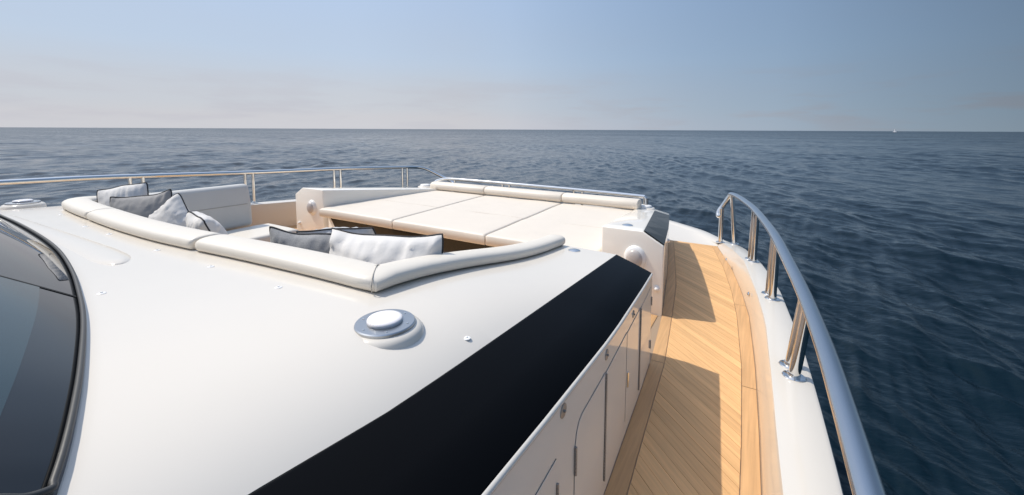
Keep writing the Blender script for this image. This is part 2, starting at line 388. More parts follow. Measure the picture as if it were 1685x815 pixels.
# diagonal planks: run outboard and aft
DIR = Vector((1, -.96)).normalized(); NRM = Vector((-DIR.y, DIR.x))
def clip_line(y_in):
    """where a seam that leaves the inner margin at y_in meets the outer margin"""
    p = Vector((itp(y_in, MI), y_in))
    lo, hi = 0, 1.2
    for _ in range(40):
        mid = (lo + hi) / 2; q = p + DIR * mid
        if q.x < itp(q.y, MO): lo = mid
        else: hi = mid
    return p, p + DIR * lo
PITCH_Y = .0805
y = .0
k = 0
while y < 6.0:
    ya, yb = y, y + PITCH_Y; y = yb
    (p0, q0), (p1, q1) = clip_line(ya), clip_line(yb)
    g = .0008
    poly = [p0 + NRM * g + DIR * .002, q0 + NRM * g - DIR * .002, q1 - NRM * g - DIR * .002, p1 - NRM * g + DIR * .002]
    # cut by the forward end of the deck
    if max(p.y for p in poly) > END_Y - .003:
        lim = END_Y - .003; out = []
        for i in range(4):
            a, c = poly[i], poly[(i + 1) % 4]
            if a.y <= lim: out.append(a)
            if (a.y <= lim) != (c.y <= lim): out.append(a.lerp(c, (lim - a.y) / (c.y - a.y)))
        poly = out
    if len(poly) < 3: continue
    n = len(poly); h = random.uniform(-.0004, .0004)
    c0 = sum(poly, Vector((0, 0))) / n
    v = [(p.x - c0.x, p.y - c0.y, -.004) for p in poly] + [((p.x - c0.x), (p.y - c0.y), h) for p in poly]
    f = [tuple(range(n, 2 * n))] + [(i, (i + 1) % n, n + (i + 1) % n, n + i) for i in range(n)]
    obj('plank', v, f, M_TEAK, deck, smooth=False, loc=(c0.x, c0.y, 0))

# ------------------------------------------------------------------ starboard bulwark and hull side
bul = thing('bulwark', 'low starboard bulwark with white cap and peach inner face beside teak deck', 'bulwark', (0, 2, 0))
bul.location = (0, 0, 0)
Ys = list(np.linspace(-1.5, 4.2, 30)) + list(np.linspace(4.3, 5.45, 18))
sec_i = []; sec_c = []; sec_h = []
for yy in Ys:
    zc = zcap(yy); a = itp(yy, PB); ci = itp(yy, CI); co = itp(yy, CO)
    if yy > 4.9: a = min(a, ci - .006)
    sec_i.append([(a, yy, -.02), (a, yy, .004), (a + (ci - a) * .35, yy, zc * .55), (lerp(a, ci, .86), yy, zc * .93), (lerp(a, ci, .94), yy, zc * .98), (ci, yy, zc)])
    sec_c.append([(ci, yy, zc), (ci + .3 * (co - ci), yy, zc + .001), (co - .02, yy, zc - .001), (co - .006, yy, zc - .008), (co, yy, zc - .022)])
    sec_h.append([(co, yy, zc - .022), (co + .004, yy, zc - .2), (co - .03, yy, -.6), (co - .22, yy, -1.4), (co - .5, yy, -2.3)])
# bow sweep of cap and topsides beyond the deck end
BOW_O = [(-.19, 5.45, .033), (-.289, 5.54, .033), (-.436, 5.754, .034), (-.6, 5.98, .035), (-.849, 6.2, .036), (-1.157, 6.44, .038), (-1.65, 6.72, .045), (-2.2, 6.9, .05), (CL, 6.97, .05)]
bow = catmull(BOW_O, 5)
for i, p in enumerate(bow):
    t_ = (bow[min(i + 1, len(bow) - 1)] - bow[max(i - 1, 0)]).normalized(); nrm = Vector((-t_.y, t_.x, 0))   # inboard is to port/aft
    inb = Vector((t_.y, -t_.x, 0)); inb = inb if inb.dot(Vector((CL, 4, 0)) - p) > 0 else -inb
    ci = p + inb * .17
    sec_c.append([ci + Vector((0, 0, -.012)), ci.lerp(p, .3), p - Vector((0, 0, .001)) + inb * .02, p + inb * .006 - Vector((0, 0, .008)), p - Vector((0, 0, .022))])
    sec_h.append([p - Vector((0, 0, .022)), p - Vector((0, 0, .2)) - inb * .004, p + inb * .05 - Vector((0, 0, .7)), p + inb * .3 - Vector((0, 0, 1.5)), p + inb * .6 - Vector((0, 0, 2.4))])
MB().loft(sec_i).build('inner_face', M_GELTINT, bul)
MB().loft(sec_c).build('cap', M_GEL, bul)
MB().loft(sec_h).build('hull_side', M_GEL, bul)
for px, py, pz in ((-.262, 4.54, .086), (-.05, 3.62, .10)):
    MB().add(*(lambda b_: (b_.v, b_.f))(lathe([(0, 0), (.009, 0), (.011, .004), (.007, .008), (0, .008)], 10, (px + .012, py, pz), (-.8, -.1, .6), 2.6))).build('drain_slot', M_STEEL, bul)

# white foredeck that ramps up from the end of the teak
fore = []
A_ = [Vector((CL, END_Y + .001, -.004)), Vector((-1.4, END_Y + .001, -.004)), Vector((-.94, END_Y + .001, -.004)), Vector((-.8, END_Y + .001, -.004)), Vector((-.67, END_Y + .001, -.004)), Vector((-.54, END_Y + .001, -.004)), Vector((-.39, END_Y + .001, -.002)), Vector((-.36, END_Y + .03, .012))]
B_ = [Vector((CL, 6.84, .04)), Vector((-1.65, 6.58, .036)), Vector((-1.25, 6.32, .030)), Vector((-1.05, 6.17, .028)), Vector((-.83, 6.0, .026)), Vector((-.66, 5.80, .025)), Vector((-.46, 5.50, .024)), Vector((-.36, 5.46, .024))]
for k in range(9):
    s = k / 8
    fore.append([Vector((a.lerp(c, s).x, a.lerp(c, s).y, a.z + (c.z - a.z) * s)) for a, c in zip(A_, B_)])
fd = MB().loft(fore)
fd.add([(mir(-1.4), END_Y, -.004), (mir(-1.65), 6.58, .036), (CL, 6.84, .04), (CL, END_Y, -.004)], [(0, 1, 2, 3)])
tag(fd.build('foredeck', M_GEL, angle=60), 'white moulded foredeck rising from the end of the teak', 'deck', kind='structure')

# ------------------------------------------------------------------ coachroof
XE = [(-1.5, -.80), (.0, -.785), (.357, -.762), (.659, -.731), (.88, -.727), (2.5, -.724)]
fXe = lambda y: itp(y, XE)
fZe = lambda y: .70 - .0455 * (y - .3)
def camber(y):
    s = min(1, max(0, (y - .9) / 1.35)); return .115 * (1 - .93 * s * s * (3 - 2 * s))
def zroof(x, y):
    xe = fXe(y); d = max(0, min(xe - x, x - mir(xe)))
    return fZe(y) + camber(y) * (1 - math.exp(-d / .2))
def y_back(x):                                    # aft edge of the seating pit
    return float(np.interp(x, [-4.45, -4.2, -3.5, -2.9, -2.24, -1.5, -1.2], [1.06, 1.02, .95, .92, .97, 1.05, 1.10]))
house = thing('deckhouse', 'white coachroof and cabin side with black glossy band along the side deck', 'deckhouse')
ROOF_END = 2.445; PORT_END = 2.2; PIT_P = -4.515
mb = MB()
us = [0, .01, .025, .05, .08, .12, .17, .23, .30, .38, .45, .50]; us_p = [0, .01, .025, .05, .08, .12, .16, .20, .24, .28, .30, .32]      # distance in from the roof edge
def xs_at(y):
    xe = fXe(y); left = [xe - u for u in us]; mid = list(np.linspace(xe - .62, mir(xe) + .42, 36)); return left + mid + [mir(xe) + u for u in reversed(us_p)]
rows = []
for v in np.linspace(0, 1, 30):
    row = []
    for x0 in xs_at(.9):
        yb = y_back(x0); y = -1.5 + v * (yb + 1.5); x = x0 + (fXe(y) - fXe(.9)) * (1 if x0 > CL else -1)
        row.append((x, y, zroof(x, y)))
    rows.append(row)
mb.loft(rows)
for side in (0, 1):
    rows = []
    for v in np.linspace(0, 1, 22):
        row = []
        for u in (us_p if side else us):
            x0 = fXe(1.5) - u; x0 = x0 if not side else mir(x0)
            yb = y_back(x0); y = yb + v * ((PORT_END if side else ROOF_END) - yb); row.append((x0 + (fXe(y) - fXe(1.5)) * (1 if not side else -1), y, zroof(x0, y)))
        rows.append(row)
    mb.loft(rows)
mb.build('roof', M_GEL, house, angle=50)
# pit liner and end faces of the roof wings
mb = MB()
pit = [(fXe(1.5) - .5, ROOF_END)] + [(fXe(1.5) - .5, y_) for y_ in (2.0, 1.5, 1.1)] + [(x, y_back(x)) for x in np.linspace(-1.3, -4.45, 14)] + [(PIT_P, y_) for y_ in (1.06, 1.5, 2.0, PORT_END)]
mb.loft([[(x, y_, zroof(x, y_) - .002) for x, y_ in pit], [(x, y_, .0) for x, y_ in pit]])
for s in (1, -1):
    fx = (lambda x: x) if s > 0 else mir
    e = fXe(ROOF_END)
    ee = ROOF_END if s > 0 else PORT_END; uu = us if s > 0 else us_p
    top = [(fx(e - u), ee, zroof(e - u, ee)) for u in uu]
    wt = [(fx(-.508), min(2.42, ee), .533), (fx(-.508), min(2.42, ee), 0)]
    mb.add([wt[1], wt[0]] + top + [(fx(e - uu[-1]), ee, 0)], [tuple(range(len(top) + 3))])
mb.build('pit_liner', M_GEL, house, angle=30)
# black band between roof edge and wall, then the wall
def strip(fa, fb, ys): return MB().loft([[fa(y) for y in ys], [fb(y) for y in ys]])
YSB = list(np.linspace(-1.5, .5, 10)) + list(np.linspace(.6, 2.42, 26)); YSB_P = list(np.linspace(-1.5, 2.19, 30))
ye = lambda y: y + (ROOF_END - 2.42) * max(0, (y - 1.4) / 1.02)
def band_pt(s, side=1, lift=.0):
    def f(y):
        a = Vector((fXe(ye(y)), ye(y), fZe(ye(y)))); c = Vector((fWx(y), y, fWz(y)))
        p = a.lerp(c, s) + Vector((.35, 0, .6)) * lift
        return (p.x if side > 0 else mir(p.x), p.y, p.z)
    return f
for side in (1, -1):
    m_ = MB(); ysb = YSB if side > 0 else YSB_P
    m_.loft([[band_pt(0, side, -.004)(y) for y in ysb], [band_pt(.0, side, 0)(y) for y in ysb], [band_pt(.012, side, 0.002)(y) for y in ysb], [band_pt(.03, side, .0025)(y) for y in ysb], [band_pt(.5, side, .004)(y) for y in ysb], [band_pt(.965, side, .0025)(y) for y in ysb], [band_pt(.975, side, 0)(y) for y in ysb]])
    m_.build('window_band', M_BLACK, house, angle=60)
def wx(y, side): return fWx(y) if side > 0 else mir(fWx(y))
for side in (1, -1):
    ysb = YSB if side > 0 else YSB_P
    lip = MB().loft([[(wx(y, side) - side * .006 , y, fWz(y) + .002) for y in ysb], [(wx(y, side), y, fWz(y) + .001) for y in ysb], [(wx(y, side) + side * .004, y, fWz(y) - .006) for y in ysb], [(wx(y, side) + side * .001, y, fWz(y) - .013) for y in ysb]])
    lip.build('drip_edge', M_GEL, house, angle=60)
    MB().loft([[(wx(y, side), y, fWz(y) - .01) for y in ysb], [(wx(y, side), y, .0) for y in ysb]]).build('side_wall', M_WALL, house)
# return faces at the forward end of the wall are part of pit_liner; lockers in the wall
def on_wall(y, z, off): return (fWx(y) + off, y, z)
def plate(poly, off, thick):
    """flat plate following the wall: outline in (y, z)"""
    n = len(poly); v = [on_wall(y, z, off) for y, z in poly] + [on_wall(y, z, off - thick) for y, z in poly]
    return MB().add(v, [tuple(range(n))] + [(i, (i + 1) % n, n + (i + 1) % n, n + i) for i in range(n)])
def ring(poly, w, off):
    n = len(poly); cy = sum(p[0] for p in poly) / n; cz = sum(p[1] for p in poly) / n
    outer = []
    for i in range(n):
        a, b_, c = Vector(poly[i - 1]), Vector(poly[i]), Vector(poly[(i + 1) % n])
        d1 = (b_ - a).normalized(); d2 = (c - b_).normalized(); n1 = Vector((d1.y, -d1.x)); n2 = Vector((d2.y, -d2.x))
        m_ = (n1 + n2); m_ = m_.normalized() / max(.5, math.sqrt((1 + n1.dot(n2)) / 2))
        outer.append(b_ + m_ * w)
    if (outer[0] - Vector((cy, cz))).length < (Vector(poly[0]) - Vector((cy, cz))).length: outer = [2 * Vector(p) - o for p, o in zip(poly, outer)]
    v = [on_wall(p[0], p[1], off) for p in poly] + [on_wall(p[0], p[1], off) for p in outer]
    return MB().add(v, [(i, (i + 1) % n, n + (i + 1) % n, n + i) for i in range(n)])
def hinge(parent, y, z0, z1, w=.012):
    m_ = MB(); n = max(3, int((z1 - z0) / .012)); 
    for i in range(n):
        za = z0 + (z1 - z0) * i / n; zb = za + (z1 - z0) / n * .86
        o_ = tube([on_wall(y, za, .005), on_wall(y, zb, .005)], .0042, 6); m_.add(o_.v, o_.f)
    return m_.build('hinge', M_LATCH, parent)
def door(y0, y1, z0, z1, chamfer=None):
    y0 += .003; y1 -= .003
    poly = [(y0, z0), (y1, z0), (y1, z1)]
    if chamfer: poly += [(y0 + chamfer[0], z1), (y0 + chamfer[0] * .55, z1 - chamfer[1] * .10), (y0 + chamfer[0] * .22, z1 - chamfer[1] * .42), (y0, z1 - chamfer[1])]
    else: poly += [(y0, z1)]
    d = plate(poly, .0022, .002).build('locker_door', M_WALL, house, smooth=False)
    ring(poly, .0026, .0010).build('door_gap', M_DARK, d, smooth=False)
    return d
dA = door(.10, .955, .07, .483); hinge(dA, .957, .30, .415)
dB = door(1.096, 1.405, .07, .484, (.06, .07)); hinge(dB, 1.097, .33, .42); hinge(dB, 1.408, .07, .482, .006)
dC = door(1.412, 1.752, .07, .480)
dC2 = door(1.757, 2.045, .07, .474); hinge(dC2, 2.05, .05, .475, .006)
MB().add(*(lambda q: (q.v, q.f))(tube([on_wall(1.776, .222, .004), on_wall(1.776, .29, .004)], .006, 8))).build('handle', M_STEEL, dC2)
dD = door(2.056, 2.385, .07, .468); hinge(dD, 2.388, .105, .155); hinge(dD, 2.388, .36, .41)
for y_, z_, r_ in ((1.0, .590, .020), (1.417, .545, .019), (1.882, .510, .017)):
    dk = lathe([(0, 0), (r_, 0), (r_, .002), (r_ * .9, .003), (.004, .003), (.004, .008), (.0025, .009), (0, .009)], 20, on_wall(y_, z_, 0), (1, 0, 0)).build('turn_latch', M_LATCH, house)

# snap studs on the roof, chrome deck sockets
def stud_prof(r): return [(0, 0), (r, 0), (r * .97, .0022), (r * .7, .0036), (r * .3, .0042), (r * .24, .0066), (0, .007)]
for x, y_ in ((-3.85, .80), (-4.08, .86), (-3.25, .765), (-2.92, .775), (-2.35, .781), (-1.89, .798), (-1.449, .818), (-1.841, .459), (-.775, 1.025)):
    z = zroof(x, y_)
    lathe(stud_prof(.013), 14, (x, y_, z - .001)).build('stud', M_PLASTIC, house)

# low ridge added in place of the sun patch reflected off the windscreen
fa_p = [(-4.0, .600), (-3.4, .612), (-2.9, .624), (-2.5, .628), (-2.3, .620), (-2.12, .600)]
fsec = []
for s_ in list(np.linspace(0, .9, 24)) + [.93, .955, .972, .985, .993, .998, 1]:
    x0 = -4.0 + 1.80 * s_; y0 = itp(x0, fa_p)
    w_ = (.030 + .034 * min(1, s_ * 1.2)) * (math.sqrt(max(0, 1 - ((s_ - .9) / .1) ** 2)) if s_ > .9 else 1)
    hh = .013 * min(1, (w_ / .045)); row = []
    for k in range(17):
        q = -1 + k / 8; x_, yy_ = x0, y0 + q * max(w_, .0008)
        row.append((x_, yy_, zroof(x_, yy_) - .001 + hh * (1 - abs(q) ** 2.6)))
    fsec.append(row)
MB().loft(fsec).build('sun_patch_ridge', M_GEL, house, angle=80)

def deck_light(x, y_, z, label, s=1.0):
    o = thing('deck_light', label, 'deck light', (x, y_, z), 'round deck lights on the coachroof')
    zr = -.07
    lathe([(.120, zr), (.114, -.026), (.106, -.016), (.093, -.0095), (.084, -.009), (0, -.009)], 44).build('base', M_GEL, o, angle=70)
    lathe([(.090, -.010), (.090, -.002), (.087, .0008), (.052, .0014), (.050, -.004)], 44).build('trim_ring', M_RAIL2, o, angle=30)
    lathe([(.052, -.002), (.0535, .004), (.0535, .009), (.050, .0135), (.042, .016), (.02, .0172), (0, .0175)], 40).build('lens', M_LENS, o, angle=70)
    for k in range(6):
        a = 2 * math.pi * (k + .35) / 6
        lathe([(0, 0), (.0042, 0), (.0038, .0014), (0, .0018)], 10, (.072 * math.cos(a), .072 * math.sin(a), .001)).build('screw', M_STEEL, o)
    return o
M_RAIL2, t, b = mat('brushed_steel_ring', (.50, .515, .53), .3, metal=1)
deck_light(-.961, .862, .766, 'round white deck light in steel ring on the coachroof nearest the black band')
deck_light(-4.72, .79, .795, 'round white deck light on the far port edge of the coachroof')

# ------------------------------------------------------------------ windscreen
ws = thing('windscreen', 'dark curved windscreen with grey rubber seal on the white coachroof', 'windscreen')
WB_ = [(-4.9, .50), (-4.3, .545), (-3.75, .56), (-3.18, .552), (-2.66, .524), (-2.2, .467), (-1.81, .398), (-1.55, .343), (-1.27, .27), (-1.105, .220), (-1.0, .183), (-.93, .153)]
base = [Vector((x, y_, zroof(x, y_) + .012)) for x, y_ in WB_]
base = catmull([tuple(p) for p in base], 6)
UPV = Vector((0, -.72, .69))
def glass_pt(i, s):
    p = base[i]; side = (i / (len(base) - 1)) ** 6
    d = Vector((.10 * side, -.79 - .0 * side, .61)).normalized()
    return p + d * s + Vector((0, 0, -.05 * s * s))
NB = len(base); SPLIT = min(range(NB), key=lambda i: abs(base[i].x + 1.80))
def pane(i0, i1, s0, s1, m, name, lift=.0, parent=ws):
    sec = []
    for s in np.linspace(s0, s1, 10): sec.append([glass_pt(i, s) + Vector((0, .7, .7)) * lift for i in range(i0, i1 + 1)])
    return MB().loft(sec).build(name, m, parent, angle=80)
def glass(name, col, r=.015):
    m, t, b = mat(name, col, r, ior=1.52); return m
M_GLASS = glass('tinted_glass', (.022, .045, .055)); M_FRIT = glass('black_frit_glass', (.005, .007, .010), .02)
pane(0, SPLIT, .0, .85, M_FRIT, 'glass_pane')
gp = pane(SPLIT, NB - 1, .0, .85, M_FRIT, 'glass_pane')
pane(SPLIT, NB - 7, .10, .82, M_GLASS, 'clear_zone', .0015, gp)
m_ = MB(); m_.add(*(lambda q: (q.v, q.f))(tube([glass_pt(SPLIT, s) for s in np.linspace(.008, .85, 12)], .0095, 8, .0025))); m_.build('mullion', M_DARK, ws)
seal_path = [p + Vector((0, .004, .006)) for p in base]
end = [glass_pt(NB - 1, s) for s in (.012, .03, .06, .12, .3, .6)]
corner = catmull([tuple(p) for p in seal_path[-4:]] + [tuple(end[1] + Vector((.006, 0, 0)))] + [tuple(p + Vector((.004, 0, 0))) for p in end[2:]], 5)
full = seal_path[:-4] + corner
tube(full, .006, 10, .006).build('rubber_seal', M_RUBBER, ws, angle=80)
# dark painted coaming outside the seal
co_ = []
for i, p in enumerate(full):
    q = Vector((p.x, p.y, 0)); t_ = (full[min(i + 1, len(full) - 1)] - full[max(i - 1, 0)]); t_.z = 0
    nrm = Vector((-t_.y, t_.x, 0)).normalized() if t_.length > 1e-6 else Vector((1, 0, 0))
    co_.append(nrm)
rim = []
for i, p in enumerate(base):
    t_ = base[min(i + 1, NB - 1)] - base[max(i - 1, 0)]; n2 = Vector((-t_.y, t_.x, 0)).normalized()
    n2 = n2 if n2.y > 0 else -n2
    o1 = p + n2 * .0085; rim.append([(o1.x, o1.y, zroof(o1.x, o1.y) + .002), (p.x + n2.x * .006, p.y + n2.y * .006, p.z + .004), (p.x, p.y, p.z)])
e0 = base[-1]
MB().loft(rim).build('coaming', M_NAVY, ws)
sp = []
for s in np.linspace(0, .8, 9):
    g = glass_pt(NB - 1, s) + Vector((.012, 0, 0)); o1 = Vector((g.x + .01 + s * .10, g.y + .012 - s * .02, 0)); o1.z = zroof(o1.x, o1.y) - .002
    sp.append([tuple(g), (g.x + .012, g.y + .006, g.z - .012), tuple(o1)])
MB().loft(sp).build('side_pillar', M_NAVY, ws)

# ------------------------------------------------------------------ side boxes (port and starboard)
def side_box(side, label):
    fx = (lambda x: x) if side > 0 else mir
    o = thing('side_box', label, 'locker')
    ys_ = [3.10, 3.3, 3.6, 3.95, 4.3, 4.7, 5.0, 5.25]
    low = lambda y: (fBx(y), .517 - .052 * (y - 3.1) - .012 * (y - 3.1) ** 2)
    upx = lambda y: (-.727 - .17 * (y - 3.1), .608 - .1025 * (y - 3.1))
    inn = lambda y: (-1.035 - .12 * (y - 3.1), .608 - .1025 * (y - 3.1))
    dx = -.12 if side < 0 else 0
    sec = []
    for y in ys_:
        lx, lz = low(y); ux_, uz_ = upx(y); ix, iz = inn(y)
        if side < 0: ix += .02
        sec.append([(fx(lx) + dx, y, -.01), (fx(lx) + dx, y, lz), (fx(ux_) + dx, y, uz_), (fx(ix), y, iz), (fx(ix), y, -.01)])
    if side < 0:
        sec = [[(p[0], p[1] + .05, p[2]) for p in s] for s in sec]
    bevelled('body', MB().loft(sec, True, True), M_WALL, o, .008, 3)
    # dark window along the chamfer
    if side > 0:
      pass
    ws_ = [3.112, 3.4, 3.8, 4.2, 4.6, 4.95]
    a = []; b_ = []
    for y in ws_:
        lx, lz = low(y); ux_, uz_ = upx(y); P, Q = Vector((fx(ux_) + dx, y, uz_)), Vector((fx(lx) + dx, y, lz)); nn = Vector((.006 * side, 0, .007))
        a.append(P.lerp(Q, .02) + nn); b_.append(P.lerp(Q, .97) + nn)
    aa = [p - Vector((0, 0, .007)) for p in a]; bb = [p - Vector((0, 0, .007)) for p in b_]
    if side > 0: MB().loft([aa, a, b_, bb], False).add([a[0], b_[0], bb[0], aa[0]], [(0, 1, 2, 3)]).build('dark_window', M_BLACK, o, smooth=False)
    yf = 3.10 + (.05 if side < 0 else 0)
    # dome lamp on the aft face
    dxp = -.775 if side > 0 else -4.76
    dz = .40 if side > 0 else .375
    lp = lathe([(.082, .0), (.082, .008), (.076, .02), (.062, .03), (.055, .031)], 30, (dxp, yf + .002, dz), (0, -1, 0), 1.15).build('lamp_rim', M_PLASTIC, o, angle=60)
    lathe([(.060, .028), (.058, .040), (.045, .05), (.022, .055), (0, .056)], 30, (dxp, yf + .002, dz), (0, -1, 0), 1.15).build('lamp_lens', M_DOME, lp, angle=80)
    kx = -.612 if side > 0 else -5.03
    lathe([(.022, 0), (.022, .012), (.014, .016), (.014, .024), (.010, .028), (0, .03)], 18, (kx, yf + .002, .198 if side > 0 else .15), (0, -1, 0)).build('push_button', M_PLASTIC, o, angle=60)
    # chrome socket on the top
    if side > 0:
        lathe([(.0, 0), (.042, 0), (.042, .003), (.03, .008), (.012, .012), (0, .013)], 22, (-.90, 3.33, .586), None).build('deck_socket', M_STEEL, o, angle=60)
        lathe([(.018, 0), (.018, .006), (.010, .012), (0, .013)], 16, (fBx(3.9) + .002, 3.9, .36), (1, 0, 0)).build('push_button', M_PLASTIC, o)
    return o
side_box(1, 'white starboard side box with sloping dark window and dome lamp, beside the teak side deck')
side_box(-1, 'white port side box with dome lamp at the far corner of the sunpad')
lathe([(0, 0), (.036, 0), (.036, .003), (.028, .007), (.012, .010), (0, .011)], 22, (-.96, 2.36, zroof(-.96, 2.36)), None, 1.0).build('deck_socket', M_STEEL, house, angle=60)

# ------------------------------------------------------------------ sunpad
def hexa(ax, ay, z_):  # corners: aft-left, aft-right, fwd-right, fwd-left  (x,y), z as function of y
    pass
sp_base = thing('sunpad_base', 'white sunpad base with dark walnut front panel below the mattresses', 'sunpad base')
top_z = lambda y: .402 - .004 * (y - 3.05)
AX = [-4.50, -3.275, -2.105, -1.045]; FX = [-4.46, -3.43, -2.21, -1.225]; YA, YM, YF = 3.06, 3.86, 5.0
TH = .096
bevelled('plinth', MB().add([(-4.47, 3.16, 0), (-1.06, 3.16, 0), (-1.22, 5.2, 0), (-4.4, 5.2, 0), (-4.47, 3.16, .305), (-1.06, 3.16, .305), (-1.22, 5.2, .30), (-4.4, 5.2, .30)], [(3, 2, 1, 0), (4, 5, 6, 7), (0, 1, 5, 4), (1, 2, 6, 5), (2, 3, 7, 6), (3, 0, 4, 7)]), M_WALL, sp_base, .006, 2)
MB().add([(-4.42, 3.152, .285), (-1.1, 3.152, .285), (-1.2, 3.152, .13), (-4.30, 3.152, .13), (-4.42, 3.158, .285), (-1.1, 3.158, .285), (-1.2, 3.158, .13), (-4.30, 3.158, .13)], [(0, 1, 2, 3), (0, 1, 5, 4), (1, 2, 6, 5), (2, 3, 7, 6), (3, 0, 4, 7)]).build('walnut_panel', M_WALNUT, sp_base, smooth=False)
box_mb(-4.45, -1.08, 3.04, 3.154, .0, .10).build('foot_ledge', M_WALL, sp_base, smooth=False)
box_mb(-4.46, -1.06, 3.10, 3.3, .306, .313).build('mattress_board', M_WALNUT, sp_base, smooth=False)
names = ['port', 'middle', 'starboard']
lab_m = ['ivory sun mattress on the port side beside the port box', 'ivory sun mattress in the middle between two seams', 'ivory sun mattress on the starboard side beside the side box with dark window']
lab_b = ['ivory headrest bolster at the port end under the bow rail start', 'ivory headrest bolster in the middle of the three along the bow rail', 'ivory headrest bolster at the starboard end by the white rail foot']
def pad(corners, z_top, th, mat_, name, parent, r=.015, puff=.008, n=14, m_=18):
    """mattress pad: soft rounded box over a quad"""
    a, b_, c, d = [Vector(p) for p in corners]; V = []; Fc = []
    def edge(u): return min(u, 1 - u)
    tops = []
    su = [0, .008, .022, .05] + list(np.linspace(.1, .9, n)) + [.95, .978, .992, 1]
    def prof(e, L):
        x = e * L
        return 0 if x >= r else r - math.sqrt(max(0, r * r - (r - x) ** 2))
    W = (b_ - a).length; L = (d - a).length
    for v in su:
        row = []
        for u in su:
            p = a.lerp(b_, u).lerp(d.lerp(c, u), v)
            drop = max(prof(edge(u), W), prof(edge(v), L))
            z = z_top(p.y) - drop + puff * min(1, edge(u) * W / .15) ** .5 * min(1, edge(v) * L / .15) ** .5 + .004 * noise.noise(Vector((p.x * 3, p.y * 3, 0)))
            row.append((p.x, p.y, z))
        tops.append(row)
    mbp = MB().loft(tops); k = len(su)
    rim_i = [(0, j) for j in range(k)] + [(i, k - 1) for i in range(1, k)] + [(k - 1, j) for j in range(k - 2, -1, -1)] + [(i, 0) for i in range(k - 2, 0, -1)]
    r0_ = [tops[i][j] for i, j in rim_i]; cen = (a + b_ + c + d) / 4
    def shrink(p, s): return (p[0] + (cen.x - p[0]) * s, p[1] + (cen.y - p[1]) * s)
    lo = [(*shrink(p, 0), z_top(p[1]) - th + .012) for p in r0_]; lo2 = [(*shrink(p, .012), z_top(p[1]) - th) for p in r0_]
    mbp.loft([r0_ + [r0_[0]], lo + [lo[0]], lo2 + [lo2[0]]]); mbp.add(lo2, [tuple(range(len(lo2)))])
    me = bpy.data.meshes.new(name); me.from_pydata([tuple(p) for p in mbp.v], [], mbp.f)
    bm = bmesh.new(); bm.from_mesh(me); bmesh.ops.remove_doubles(bm, verts=bm.verts, dist=1e-5); bmesh.ops.recalc_face_normals(bm, faces=bm.faces); bm.to_mesh(me); bm.free()
    return link(name, me, mat_, parent, True, 60)
for i in range(3):
    o = thing('sun_mattress', lab_m[i], 'mattress', group='three sun mattresses side by side')
    g = .006; s = (YM - YA) / (YF - YA)
    l0, r0_ = AX[i] + g, AX[i + 1] - g; l2, r2_ = FX[i] + g, FX[i + 1] - g
    l1, r1_ = lerp(l0, l2, s), lerp(r0_, r2_, s)
    pad([(l0, YA, 0), (r0_, YA, 0), (r2_, YF, 0), (l2, YF, 0)], top_z, TH, M_PAD, 'pad', o, n=18)
    tube([(lerp(l1, r1_, q), YM + .004 * math.sin(q * 9), top_z(YM) + .0075 - .006 * abs(2 * q - 1) ** 8) for q in np.linspace(.01, .99, 14)], .0022, 6).build('stitched_seam', M_PSEAM, o)
def sweep_cushion(path, w, h, mat_, name, parent, endr=.04, lean=0, n=20, ex=3.2, wf=None, up=Vector((0, 0, 1))):
    """sweep a superellipse along a path with rounded ends; path is the middle of the underside"""
    path = [Vector(p) for p in path]
    acc = [0]
    for a, b_ in zip(path[:-1], path[1:]): acc.append(acc[-1] + (b_ - a).length)
    L = acc[-1]; secs = []
    # add end rings
    samples = sorted(set([0, endr * .08, endr * .25, endr * .55, endr] + [a for a in acc if endr < a < L - endr] + [L - endr, L - endr * .55, L - endr * .25, L - endr * .08, L]))
    def at(s):
        for i in range(len(acc) - 1):
            if s <= acc[i + 1] + 1e-9: return path[i].lerp(path[i + 1], (s - acc[i]) / max(1e-9, acc[i + 1] - acc[i])), i
        return path[-1], len(path) - 2
    pts = [at(s)[0] for s in samples]
    for (p, t_, sd, u), s in zip(frames(pts, up), samples):
        e = min(s, L - s); k = 1 if e >= endr else math.sqrt(max(0, 1 - (1 - e / endr) ** 2)); k = max(k, .02)
        kk = .45 + .55 * k if k > .03 else .3
        ww = w * (wf(s / L) if wf else 1); ring_ = []
        for j in range(n):
            a = 2 * math.pi * j / n; ca, sa = math.cos(a), math.sin(a)
            x = math.copysign(abs(ca) ** (2 / ex), ca) * ww / 2; y_ = math.copysign(abs(sa) ** (2 / ex), sa) * h / 2
            inset = endr * (1 - k) * 0
            ring_.append(p + sd * (x * (1 - (1 - kk) * .35 / .7)) + u * (h / 2 + y_ * (1 - (1 - kk) * .5)))
        secs.append(ring_)
    return MB().loft(secs, True, True).build(name, mat_, parent, angle=70)
for i in range(3):
    l, r_ = FX[i] + .002, FX[i + 1] - .002
    o = sweep_cushion([(l, 5.06, .395), (lerp(l, r_, .3), 5.06, .395), (lerp(l, r_, .7), 5.06, .395), (r_, 5.06, .395)], .22, .128, M_PAD, 'headrest_bolster', None, .014, ex=2.5)
    tag(o, lab_b[i], 'bolster', 'three headrest bolsters')

